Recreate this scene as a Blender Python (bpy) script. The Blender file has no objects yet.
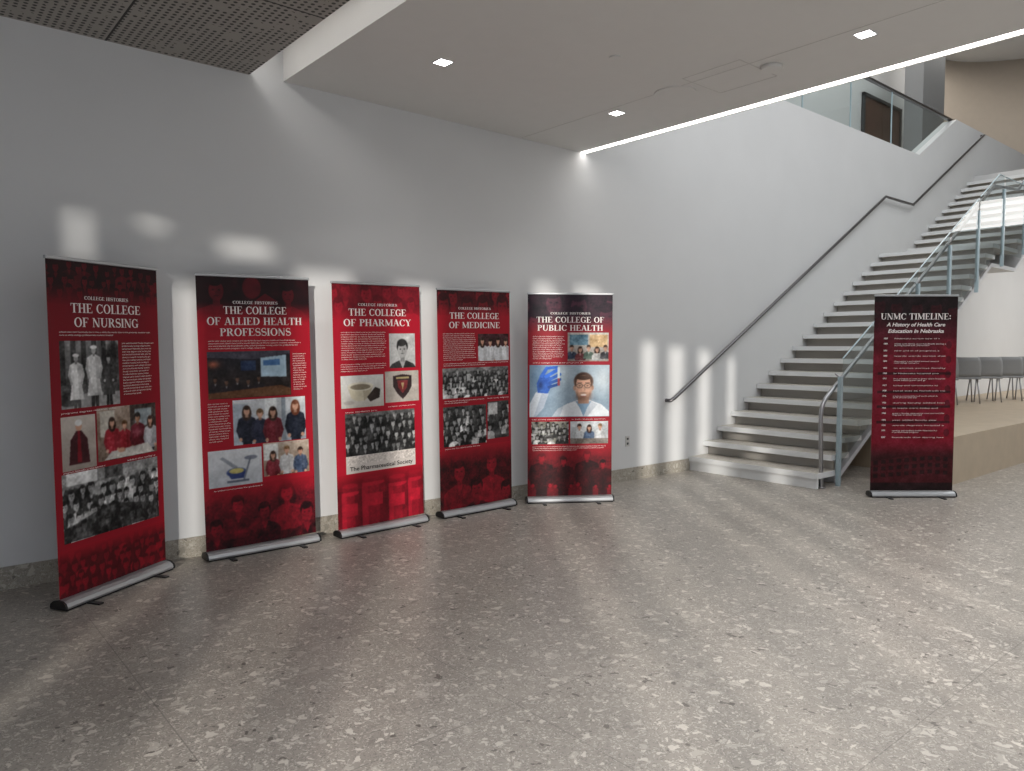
import bpy, bmesh, math, random
import numpy as np
from mathutils import Vector, Matrix

S = bpy.context.scene
COL = S.collection
try:
    S.view_settings.view_transform = 'Standard'
    S.view_settings.look = 'None'
except Exception as e:
    print(e)

# ------------------------------------------------------------------ helpers
def lin(c):
    c = np.asarray(c, dtype=float) / 255.0
    return np.where(c <= 0.04045, c / 12.92, ((c + 0.055) / 1.055) ** 2.4)

def L4(c):
    l = lin(c)
    return (float(l[0]), float(l[1]), float(l[2]), 1.0)

def newmat(name):
    m = bpy.data.materials.new(name)
    m.use_nodes = True
    return m, m.node_tree.nodes, m.node_tree.links, m.node_tree.nodes['Principled BSDF']

def pmat(name, rgb, rough=0.5, metal=0.0, noise=0.0, nscale=8.0, emis=None, estr=0.0, spec=0.5, bump=0.0):
    m, n, l, b = newmat(name)
    b.inputs['Base Color'].default_value = L4(rgb)
    b.inputs['Roughness'].default_value = rough
    b.inputs['Metallic'].default_value = metal
    b.inputs['Specular IOR Level'].default_value = spec
    if noise > 0 or bump > 0:
        geo = n.new('ShaderNodeNewGeometry')
        t = n.new('ShaderNodeTexNoise'); t.inputs['Scale'].default_value = nscale
        t.inputs['Detail'].default_value = 4
        l.new(geo.outputs['Position'], t.inputs['Vector'])
        if noise > 0:
            mx = n.new('ShaderNodeMix'); mx.data_type = 'RGBA'
            c = np.array(rgb, float)
            mx.inputs['A'].default_value = L4(np.clip(c * (1 - noise), 0, 255))
            mx.inputs['B'].default_value = L4(np.clip(c * (1 + noise), 0, 255))
            l.new(t.outputs['Fac'], mx.inputs['Factor'])
            l.new(mx.outputs['Result'], b.inputs['Base Color'])
        if bump > 0:
            bp = n.new('ShaderNodeBump'); bp.inputs['Strength'].default_value = bump
            bp.inputs['Distance'].default_value = 0.002
            l.new(t.outputs['Fac'], bp.inputs['Height'])
            l.new(bp.outputs['Normal'], b.inputs['Normal'])
    if emis:
        b.inputs['Emission Color'].default_value = L4(emis)
        b.inputs['Emission Strength'].default_value = estr
    return m

def terrazzo(name, base, light, dark, joints=True, rough=0.38, scale=1.0):
    m, n, l, b = newmat(name)
    geo = n.new('ShaderNodeNewGeometry')
    nz = n.new('ShaderNodeTexNoise'); nz.inputs['Scale'].default_value = 16 * scale; nz.inputs['Detail'].default_value = 4
    l.new(geo.outputs['Position'], nz.inputs['Vector'])
    sub = n.new('ShaderNodeVectorMath'); sub.operation = 'SUBTRACT'; sub.inputs[1].default_value = (.5, .5, .5)
    l.new(nz.outputs['Color'], sub.inputs[0])
    sc = n.new('ShaderNodeVectorMath'); sc.operation = 'SCALE'; sc.inputs['Scale'].default_value = 0.13 / scale
    l.new(sub.outputs[0], sc.inputs[0])
    ad = n.new('ShaderNodeVectorMath'); ad.operation = 'ADD'
    l.new(geo.outputs['Position'], ad.inputs[0]); l.new(sc.outputs[0], ad.inputs[1])
    n2 = n.new('ShaderNodeTexNoise'); n2.inputs['Scale'].default_value = 2.2; n2.inputs['Detail'].default_value = 9; n2.inputs['Roughness'].default_value = .7
    l.new(geo.outputs['Position'], n2.inputs['Vector'])
    bm = n.new('ShaderNodeMix'); bm.data_type = 'RGBA'
    bb = np.array(base, float)
    bm.inputs['A'].default_value = L4(bb * .82); bm.inputs['B'].default_value = L4(np.clip(bb * 1.16, 0, 255))
    l.new(n2.outputs['Fac'], bm.inputs['Factor'])
    cur = bm.outputs['Result']
    def chips(sc_, thr, size, col, cur, chan, soft=0.06, seed=0.0, op=1.0):
        v = n.new('ShaderNodeTexVoronoi'); v.inputs['Scale'].default_value = sc_ * scale
        off = n.new('ShaderNodeVectorMath'); off.operation = 'ADD'; off.inputs[1].default_value = (seed, seed * 1.7, 0.37*seed)
        l.new(ad.outputs[0], off.inputs[0]); l.new(off.outputs[0], v.inputs['Vector'])
        sp = n.new('ShaderNodeSeparateColor'); l.new(v.outputs['Color'], sp.inputs[0])
        g = n.new('ShaderNodeMath'); g.operation = 'GREATER_THAN'; g.inputs[1].default_value = thr
        l.new(sp.outputs[chan], g.inputs[0])
        d = n.new('ShaderNodeMapRange'); d.inputs['From Min'].default_value = size + soft; d.inputs['From Max'].default_value = size
        l.new(v.outputs['Distance'], d.inputs['Value'])
        mu = n.new('ShaderNodeMath'); mu.operation = 'MULTIPLY'
        l.new(g.outputs[0], mu.inputs[0]); l.new(d.outputs[0], mu.inputs[1])
        mo = n.new('ShaderNodeMath'); mo.operation = 'MULTIPLY'; mo.inputs[1].default_value = op
        l.new(mu.outputs[0], mo.inputs[0])
        x = n.new('ShaderNodeMix'); x.data_type = 'RGBA'
        l.new(mo.outputs[0], x.inputs['Factor']); l.new(cur, x.inputs['A']); x.inputs['B'].default_value = L4(col)
        return x.outputs['Result']
    bl = np.array(light, float)
    cur = chips(95, .5, .40, (bb * .78), cur, 'Green', seed=3, op=.7)
    cur = chips(80, .55, .40, bl, cur, 'Red', seed=5, op=.6)
    cur = chips(10, .66, .30, (bb * .84), cur, 'Blue', seed=9, op=.7)
    cur = chips(13, .72, .30, bl, cur, 'Green', seed=13, op=.4)
    cur = chips(20, .84, .36, bl, cur, 'Red', seed=1, op=.85)
    cur = chips(34, .89, .36, bl, cur, 'Green', seed=21, op=.85)
    cur = chips(26, .945, .36, dark, cur, 'Blue', seed=7, op=.8)
    if joints:
        sx = n.new('ShaderNodeSeparateXYZ'); l.new(geo.outputs['Position'], sx.inputs[0])
        def joint(out, period, off, cur):
            a = n.new('ShaderNodeMath'); a.operation = 'ADD'; a.inputs[1].default_value = off + 100 * period
            l.new(out, a.inputs[0])
            mo = n.new('ShaderNodeMath'); mo.operation = 'MODULO'; mo.inputs[1].default_value = period
            l.new(a.outputs[0], mo.inputs[0])
            lt = n.new('ShaderNodeMath'); lt.operation = 'LESS_THAN'; lt.inputs[1].default_value = 0.005
            l.new(mo.outputs[0], lt.inputs[0])
            x = n.new('ShaderNodeMix'); x.data_type = 'RGBA'
            mm = n.new('ShaderNodeMath'); mm.operation = 'MULTIPLY'; mm.inputs[1].default_value = .45
            l.new(lt.outputs[0], mm.inputs[0])
            l.new(mm.outputs[0], x.inputs['Factor']); l.new(cur, x.inputs['A']); x.inputs['B'].default_value = L4(bb * .6)
            return x.outputs['Result']
        cur = joint(sx.outputs['X'], 1.2, 0.35, cur)
        cur = joint(sx.outputs['Y'], 1.2, 0.0, cur)
    l.new(cur, b.inputs['Base Color'])
    b.inputs['Roughness'].default_value = rough
    return m

def perforated(name):
    m, n, l, b = newmat(name)
    geo = n.new('ShaderNodeNewGeometry')
    v = n.new('ShaderNodeTexVoronoi'); v.inputs['Scale'].default_value = 22; v.inputs['Randomness'].default_value = 0.0
    v.voronoi_dimensions = '2D'
    l.new(geo.outputs['Position'], v.inputs['Vector'])
    mr = n.new('ShaderNodeMapRange'); mr.inputs['From Min'].default_value = .24; mr.inputs['From Max'].default_value = .32
    l.new(v.outputs['Distance'], mr.inputs['Value'])
    nz = n.new('ShaderNodeTexNoise'); nz.inputs['Scale'].default_value = 9
    l.new(geo.outputs['Position'], nz.inputs['Vector'])
    gt = n.new('ShaderNodeMath'); gt.operation = 'GREATER_THAN'; gt.inputs[1].default_value = .60
    l.new(nz.outputs['Fac'], gt.inputs[0])
    mxx = n.new('ShaderNodeMath'); mxx.operation = 'MAXIMUM'
    l.new(mr.outputs[0], mxx.inputs[0]); l.new(gt.outputs[0], mxx.inputs[1])
    x = n.new('ShaderNodeMix'); x.data_type = 'RGBA'
    x.inputs['A'].default_value = L4((55, 53, 51)); x.inputs['B'].default_value = L4((160, 155, 149))
    l.new(mxx.outputs[0], x.inputs['Factor'])
    sx = n.new('ShaderNodeSeparateXYZ'); l.new(geo.outputs['Position'], sx.inputs[0])
    cur = x.outputs['Result']
    for out, per, off in (('X', 0.98, .75), ('Y', 2.5, .6)):
        a = n.new('ShaderNodeMath'); a.operation = 'ADD'; a.inputs[1].default_value = off + 100 * per
        l.new(sx.outputs[out], a.inputs[0])
        mo = n.new('ShaderNodeMath'); mo.operation = 'MODULO'; mo.inputs[1].default_value = per
        l.new(a.outputs[0], mo.inputs[0])
        lt = n.new('ShaderNodeMath'); lt.operation = 'LESS_THAN'; lt.inputs[1].default_value = 0.014
        l.new(mo.outputs[0], lt.inputs[0])
        y = n.new('ShaderNodeMix'); y.data_type = 'RGBA'
        l.new(lt.outputs[0], y.inputs['Factor']); l.new(cur, y.inputs['A']); y.inputs['B'].default_value = L4((30, 29, 28))
        cur = y.outputs['Result']
    l.new(cur, b.inputs['Base Color'])
    b.inputs['Roughness'].default_value = .6
    return m

def glassmat(name, tint, refl=0.9):
    m = bpy.data.materials.new(name); m.use_nodes = True
    n = m.node_tree.nodes; l = m.node_tree.links; n.clear()
    o = n.new('ShaderNodeOutputMaterial')
    t = n.new('ShaderNodeBsdfTransparent'); t.inputs[0].default_value = L4(tint)
    g = n.new('ShaderNodeBsdfGlossy'); g.inputs['Roughness'].default_value = .02
    f = n.new('ShaderNodeFresnel'); f.inputs['IOR'].default_value = 1.6
    mx = n.new('ShaderNodeMixShader')
    mu = n.new('ShaderNodeMath'); mu.operation = 'MULTIPLY'; mu.inputs[1].default_value = refl
    l.new(f.outputs[0], mu.inputs[0]); l.new(mu.outputs[0], mx.inputs[0])
    l.new(t.outputs[0], mx.inputs[1]); l.new(g.outputs[0], mx.inputs[2])
    l.new(mx.outputs[0], o.inputs[0])
    return m

def link(o, parent=None):
    COL.objects.link(o)
    if parent: o.parent = parent
    return o

def empty(name, loc=(0, 0, 0), rz=0, parent=None, ry=0):
    e = bpy.data.objects.new(name, None); e.location = loc; e.rotation_euler = (0, ry, rz)
    e.empty_display_size = .2
    link(e, parent); return e

def meshobj(name, verts, faces, mat, parent=None, smooth=False):
    me = bpy.data.meshes.new(name); me.from_pydata(verts, [], faces); me.update()
    if mat: me.materials.append(mat)
    if smooth:
        for p in me.polygons: p.use_smooth = True
    return link(bpy.data.objects.new(name, me), parent)

def boxes(name, bl, mat, parent=None, bevel=0.0):
    V, F = [], []
    for (x0, y0, z0, x1, y1, z1) in bl:
        k = len(V)
        V += [(x0, y0, z0), (x1, y0, z0), (x1, y1, z0), (x0, y1, z0), (x0, y0, z1), (x1, y0, z1), (x1, y1, z1), (x0, y1, z1)]
        F += [(k, k+3, k+2, k+1), (k+4, k+5, k+6, k+7), (k, k+1, k+5, k+4), (k+1, k+2, k+6, k+5), (k+2, k+3, k+7, k+6), (k+3, k, k+4, k+7)]
    o = meshobj(name, V, F, mat, parent)
    if bevel > 0:
        md = o.modifiers.new('bevel', 'BEVEL'); md.width = bevel; md.segments = 2; md.limit_method = 'ANGLE'
    return o

def prism_xz(name, pts, y0, y1, mat, parent=None):
    n = len(pts)
    V = [(x, y0, z) for x, z in pts] + [(x, y1, z) for x, z in pts]
    F = [tuple(range(n)), tuple(reversed(range(n, 2 * n)))]
    for i in range(n):
        j = (i + 1) % n
        F.append((i, i + n, j + n, j))
    o = meshobj(name, V, F, mat, parent)
    bm = bmesh.new(); bm.from_mesh(o.data); bmesh.ops.recalc_face_normals(bm, faces=bm.faces); bm.to_mesh(o.data); bm.free()
    return o

def cyl(name, p0, p1, r, mat, parent=None, seg=20):
    p0 = Vector(p0); p1 = Vector(p1); d = p1 - p0
    bm = bmesh.new()
    bmesh.ops.create_cone(bm, cap_ends=True, segments=seg, radius1=r, radius2=r, depth=d.length)
    me = bpy.data.meshes.new(name)
    M = Matrix.Translation((p0 + p1) / 2) @ d.to_track_quat('Z', 'Y').to_matrix().to_4x4()
    bm.transform(M)
    for f in bm.faces:
        if len(f.verts) == 4: f.smooth = True
    bm.to_mesh(me); bm.free(); me.materials.append(mat)
    return link(bpy.data.objects.new(name, me), parent)

def tube(name, pts, r, mat, parent=None):
    cu = bpy.data.curves.new(name, 'CURVE'); cu.dimensions = '3D'; cu.bevel_depth = r; cu.bevel_resolution = 4; cu.use_fill_caps = True
    s = cu.splines.new('POLY'); s.points.add(len(pts) - 1)
    for i, p in enumerate(pts): s.points[i].co = (*p, 1)
    cu.materials.append(mat)
    return link(bpy.data.objects.new(name, cu), parent)

# ------------------------------------------------------------------ materials
M_wall = pmat('wall_paint', (212, 213, 214), .75, noise=.015, nscale=2, spec=.2)
M_ceil = pmat('ceiling_paint', (222, 221, 219), .8, spec=.2, noise=.01)
M_seam = pmat('ceiling_seam', (195, 193, 190), .8)
M_perf = perforated('perforated_metal')
M_floor = terrazzo('terrazzo_floor', (150, 143, 135), (200, 193, 183), (86, 80, 74))
M_base = terrazzo('terrazzo_base', (156, 150, 139), (188, 183, 173), (100, 94, 86), joints=False, rough=.4)
M_tread = terrazzo('terrazzo_tread', (190, 184, 174), (214, 208, 200), (140, 134, 126), joints=False, rough=.4, scale=2)
M_nose = pmat('precast_nosing', (228, 230, 231), .4)
M_riser = pmat('riser_steel', (170, 166, 160), .5)
M_white = pmat('white_steel', (215, 217, 220), .4)
M_steel = pmat('brushed_steel', (165, 165, 168), .28, metal=1.0)
M_rail = pmat('dark_handrail_metal', (120, 118, 120), .3, metal=1.0)
M_alu = pmat('anodised_aluminium', (180, 182, 185), .4, metal=.7)
M_black = pmat('black_plastic', (18, 18, 20), .4)
M_glass = glassmat('balustrade_glass', (220, 230, 231), 1.0)
M_gedge = pmat('glass_edge', (168, 188, 196), .3)
M_emit = pmat('led_strip', (255, 255, 255), .5, emis=(255, 250, 244), estr=7)
M_emit2 = pmat('led_downlight', (255, 255, 255), .5, emis=(255, 252, 248), estr=18)
M_cove = pmat('cove_led', (255, 255, 255), .5, emis=(255, 252, 248), estr=4)
M_beige = pmat('warm_plaster', (206, 194, 180), .7, noise=.02)
M_brown = pmat('walnut_panel', (84, 60, 48), .5, noise=.15)
M_grey = pmat('grey_column', (128, 130, 132), .6)
M_wood = pmat('platform_stone', (182, 166, 144), .5, noise=.06, nscale=5)
M_chair = pmat('chair_shell_grey', (140, 142, 144), .5)
M_frame = pmat('window_frame', (70, 72, 74), .4, metal=.5)
M_text = pmat('white_print', (236, 230, 228), .5)
M_blackprint = pmat('black_print', (25, 20, 20), .5)

# ------------------------------------------------------------------ room
WY = 5.67
TOP = 9.0
CY = 1.3
boxes('floor', [(-9, -2.6, -.2, 24, 9.3, 0)], M_floor)
prism_xz('wall_north', [(-9, 0), (24, 0), (24, 5.95), (16.1, 5.95), (14.4, 5.0), (-9, 5.0)], WY, WY + .25, M_wall)
boxes('wall_gallery_back', [(-9, 8.1, 5.0, 24, 8.3, TOP)], M_wall)
boxes('floor_upper_gallery', [(-9, WY + .25, 4.7, 24, 8.1, 5.0)], M_wall)
boxes('floor_upper_east', [(17.08, -2.4, 4.6, 24, WY, 5.0)], M_wall)
boxes('wall_west', [(-9.2, -2.6, 0, -9, 9.3, TOP)], M_wall)
boxes('wall_east', [(24, -2.6, 0, 24.2, 9.3, TOP)], M_wall)
boxes('ceiling_upper', [(-9, -2.6, TOP, 24, 9.3, TOP + .2)], M_ceil)
pts = []
for i in range(25):
    a = math.pi / 2 * (1 - i / 24)
    pts.append((20.6 + 2.6 * math.cos(a), 5.0 + 3.0 * math.sin(a)))
pts.append((23.2, -2.4))
V = []; F = []
for (x, y) in pts: V += [(x, y, 5.0), (x, y, TOP)]
for i in range(len(pts) - 1): F.append((2*i, 2*i+1, 2*i+3, 2*i+2))
o = meshobj('wall_upper_curved', V, F, M_beige, smooth=True)
sd = o.modifiers.new('solid', 'SOLIDIFY'); sd.thickness = .1; sd.offset = 1
boxes('column_upper', [(17.9, 7.0, 5.0, 19.1, 7.4, TOP)], M_grey)
e = empty('door_1', (18.3, 8.08, 5.0))
boxes('frame', [(-1.0, -.06, 0, -.93, .01, 2.35), (.93, -.06, 0, 1.0, .01, 2.35), (-1.0, -.06, 2.28, 1.0, .01, 2.35)], M_frame, e)
boxes('leaves', [(-.93, -.03, .01, -.005, 0, 2.28), (.005, -.03, .01, .93, 0, 2.28)], M_brown, e)

boxes('ceiling_bulkhead', [(-9, CY, 3.85, 5.83, WY, 4.95)], M_ceil)
boxes('ceiling', [(2.46, CY, 3.61, 5.74, WY, 3.85), (5.815, CY, 3.605, 5.83, WY, 3.85)], M_ceil)
boxes('ceiling_perforated', [(-9, CY, 3.60, 2.19, WY, 3.64)], M_perf)
boxes('ceiling_led_strip', [(5.74, CY, 3.612, 5.815, WY - .01, 3.64)], M_emit)
boxes('cove_led_strip', [(2.0, CY + .02, 3.80, 2.12, WY - .02, 3.83)], M_cove)
boxes('trim_access_panel', [(4.78, 3.12, 3.608, 5.28, 3.124, 3.612), (4.78, 3.62, 3.608, 5.28, 3.624, 3.612),
                            (4.78, 3.12, 3.608, 4.784, 3.62, 3.612), (5.28, 3.12, 3.608, 5.284, 3.62, 3.612)], M_seam)
boxes('trim_ceiling_seam', [(4.90, CY, 3.608, 4.903, WY - .02, 3.612)], M_seam)

def downlight(x, y):
    e = empty('recessed_downlight', (x, y, 3.61))
    s = .05
    boxes('trim_ring', [(-s-.01, -s-.01, -.004, s+.01, -s, .0), (-s-.01, s, -.004, s+.01, s+.01, 0), (-s-.01, -s, -.004, -s, s, 0), (s, -s, -.004, s+.01, s, 0)], M_white, e)
    boxes('lens', [(-s, -s, -.002, s, s, .0)], M_emit2, e)
    ld = bpy.data.lights.new('lamp', 'SPOT'); ld.energy = 30; ld.spot_size = math.radians(110); ld.spot_blend = .9; ld.color = (1, .97, .93); ld.shadow_soft_size = .05
    lo = bpy.data.objects.new('lamp', ld); lo.location = (0, 0, -.02); link(lo, e)
for x, y in ((3.18, 4.54), (5.03, 4.52), (5.03, 2.34), (3.18, 2.34)):
    downlight(x, y)
cyl('ceiling_speaker', (5.0, 3.86, 3.600), (5.0, 3.86, 3.612), .17, M_ceil, seg=32)
cyl('smoke_detector', (5.07, 3.04, 3.58), (5.07, 3.04, 3.612), .075, M_ceil, seg=24)
cyl('sprinkler_cover', (4.06, 3.67, 3.60), (4.06, 3.67, 3.612), .04, M_ceil, seg=20)
cyl('smoke_detector', (1.62, 4.05, 3.55), (1.62, 4.05, 3.602), .075, M_ceil, seg=24)

boxes('baseboard_north', [(-9, WY - .015, 0, 7.70, WY, .146)], M_base)
e = empty('wall_outlet', (6.53, WY, .46))
boxes('plate', [(-.035, -.008, -.06, .035, 0, .06)], M_seam, e, .002)
boxes('sockets', [(-.015, -.010, .015, .015, -.007, .04), (-.015, -.010, -.04, .015, -.007, -.015)], M_frame, e)

# unseen south window wall (behind camera), openings shaped to cast the sun patches
SY = -2.5
lit = [(.95, 1.05, 2.12, 2.46), (1.38, 1.54, 2.38, 2.46), (1.56, 1.80, 0, 2.0), (1.92, 2.32, 2.24, 2.35), (2.52, 3.02, 0, 2.16), (3.42, 3.90, 0, 2.1), (5.05, 5.35, 0, 2.2), (5.65, 6.05, 0, 2.2),
       (6.74, 7.0, 0, 1.6), (7.25, 7.55, 0, 1.55), (7.85, 8.1, 0, 1.5), (8.5, 8.65, 0, 1.4)]
EL = math.radians(12); A, B = .59, .807
shift = (WY - SY) * A / B; drop = (WY - SY) / B * math.tan(EL)
bl = []; xprev = -9; frames = []
for (a, b_, zb, zt) in lit:
    x0, x1, zh = a - shift, b_ - shift + .04, zt + drop
    zl = 0 if zb == 0 else zb + drop
    bl.append((xprev, SY - .05, 0, x0, SY, TOP))
    bl.append((x0, SY - .05, zh, x1, SY, TOP))
    if zl > 0: bl.append((x0, SY - .05, 0, x1, SY, zl))
    frames += [(x0 - .01, SY, zl, x0, SY + .03, zh), (x1, SY, zl, x1 + .01, SY + .03, zh)]
    xprev = x1
bl.append((xprev, SY - .05, 0, 24, SY, TOP))
boxes('wall_south', bl, M_wall)
boxes('window_1', frames, M_frame)

# ------------------------------------------------------------------ staircase
st = empty('staircase')
RISE, RUN, X0 = .1725, .305, 7.72
YA, YB = 3.98, WY - .005
tr, ri, no = [], [], []
def step(x, z, x1):
    tr.append((x - .03, YA, z - .06, x1, YB, z))
    no.append((x - .036, YA - .004, z - .06, x - .0301, YB, z + .001))
    no.append((x - .036, YA - .006, z - .06, x1, YA - .0001, z + .001))
    ri.append((x + .08, YA + .03, z - RISE, x + .10, YB, z - .06))
for i in range(1, 18):
    x = X0 + (i - 1) * RUN
    step(x, i * RISE, x + RUN + .06)
LX = X0 + 17 * RUN; LZ = 18 * RISE
step(LX, LZ, LX + 1.13)
X2 = LX + 1.1
for i in range(1, 11):
    x = X2 + (i - 1) * RUN
    step(x, LZ + i * RISE, x + RUN + .06)
XE = X2 + 10 * RUN; ZE = LZ + 11 * RISE
boxes('treads', tr, M_tread, st)
boxes('nosings', no, M_nose, st)
boxes('risers', ri, M_riser, st)
boxes('first_riser', [(X0 - .01, YA + .01, 0, X0 + .02, YB, RISE - .062)], M_nose, st)
def nz_(x):
    if x < LX: return RISE + (x - X0) * RISE / RUN
    if x < X2: return LZ
    return LZ + RISE + (x - X2) * RISE / RUN
dz = .36; th = .06
low = [(X0 + .5, 0.0), (LX + .1, LZ - dz + .02), (X2 + .1, LZ - dz + .02), (XE, ZE - dz)]
up = [(p[0], p[1] + th) for p in low]
prism_xz('soffit_plate', low + up[::-1], YA + .05, YB, M_white, st)
YG = 3.93
post = [8.08, 9.08, 10.08, 11.09, 12.12, LX + .25, X2 + .15, 15.1, 16.1, 17.0]
vb = []
for x in post:
    zz = nz_(x)
    vb.append((x - .022, YG - .012, zz - .33, x + .022, YG + .03, zz + .84))
vb[0] = (post[0] - .022, YG - .012, 0, post[0] + .022, YG + .03, nz_(post[0]) + .84)
boxes('baluster_posts', vb, M_gedge, st)
for i in range(len(post) - 1):
    a, b_ = post[i] + .03, post[i+1] - .03
    za, zb = nz_(a), nz_(b_)
    zlow = -.14
    mid = []
    if a < LX < b_: mid = [(LX, nz_(LX))]
    if a < X2 < b_: mid = [(X2, nz_(X2 - .001))]
    lo_ = [(a, za + zlow)] + [(m[0], m[1] + zlow) for m in mid] + [(b_, zb + zlow)]
    hi_ = [(p[0], p[1] + 1.16) for p in lo_]
    n_ = len(lo_)
    Vv = [(p[0], YG, p[1]) for p in lo_] + [(p[0], YG, p[1]) for p in reversed(hi_)]
    meshobj('glass_panel_%d' % (i + 1), Vv, [tuple(range(2 * n_))], M_glass, st)
    # polished top edge of the glass
    V = []; F = []
    for p in hi_:
        V += [(p[0], YG - .008, p[1]), (p[0], YG + .008, p[1]), (p[0], YG + .008, p[1] + .008), (p[0], YG - .008, p[1] + .008)]
    for k in range(len(hi_) - 1):
        for q in range(4): F.append((4*k + q, 4*k + (q+1) % 4, 4*k + 4 + (q+1) % 4, 4*k + 4 + q))
    meshobj('glass_top_edge_%d' % (i + 1), V, F, M_gedge, st)
yh = YG + .07
hr = [(7.82, yh, 0.0), (7.78, yh, .72), (7.78, yh, .80), (7.79, yh, .86), (7.82, yh, .92), (7.88, yh, .985)]
zo = .90
hr += [(LX, yh, nz_(LX - .001) + zo - .03), (X2, yh, LZ + zo + .05), (XE, yh, ZE + zo), (XE + 1, yh, ZE + zo)]
tube('handrail_open_side', hr, .023, M_steel, st)
cyl('handrail_base_plate', (7.82, yh, 0), (7.82, yh, .015), .05, M_steel, st)
for i, x in enumerate(post):
    zz = nz_(x) + zo - .03
    cyl('rail_bracket_%d' % i, (x, YG, zz - .05), (x, yh, zz), .008, M_steel, st)
yw = WY - .08
wr = [(7.22, WY - .01, .90), (7.22, yw, .90), (7.30, yw, .93), (LX, yw, 4.05), (X2, yw, 4.05), (XE + .3, yw, 5.86), (XE + .35, WY - .01, 5.87)]
tube('handrail_wall_side', wr, .022, M_rail, st)
for i in range(7):
    x = 7.6 + i * .85
    z = .93 + (x - 7.30) * (4.05 - .93) / (LX - 7.30)
    cyl('wall_bracket_%d' % i, (x, WY, z - .06), (x, yw, z - .01), .008, M_rail, st)
gg = empty('gallery_glass_guard')
meshobj('glass', [(6, WY + .12, 5.0), (14.4, WY + .12, 5.0), (16.1, WY + .12, 5.95), (6, WY + .12, 5.95)], [(0, 1, 2, 3)], M_glass, gg)
boxes('top_rail', [(6, WY + .09, 5.95, 18, WY + .15, 5.99)], M_rail, gg)
boxes('joints', [(x, WY + .11, 5.0, x + .012, WY + .13, 5.95) for x in (7.5, 9, 10.5, 12, 13.5)], M_gedge, gg)

# platform + chairs
boxes('stone_platform', [(9.05, 3.14, 0, 22, 3.90, .54), (9.62, 3.90, 0, 22, WY - .005, .54)], M_wood)
def chair(x, y, rz):
    e = empty('side_chair', (x, y, .541), rz)
    boxes('seat', [(-.23, -.22, .43, .23, .22, .46)], M_chair, e, .012)
    V = []; F = []
    n = 8
    for j in range(6):
        z = .47 + j * .07
        ww = .23 - (.05 * (j / 5) ** 3)
        for i in range(n + 1):
            a = -1 + 2 * i / n
            V.append((a * ww, .20 + j * .012 - .05 * a * a, z))
    for j in range(5):
        for i in range(n):
            k = j * (n + 1) + i
            F.append((k, k + 1, k + n + 2, k + n + 1))
    o = meshobj('backrest', V, F, M_chair, e, True)
    s = o.modifiers.new('s', 'SOLIDIFY'); s.thickness = .015
    for k, (a, b_) in enumerate(((-1, -1), (1, -1), (-1, 1), (1, 1))):
        cyl('leg_%d' % (k + 1), (a * .22, b_ * .21, .004), (a * .18, b_ * .17, .44), .012, M_steel, e)
for i in range(6):
    chair(14.1 + i * .64, 5.1 - i * .14, math.radians(125))

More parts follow.
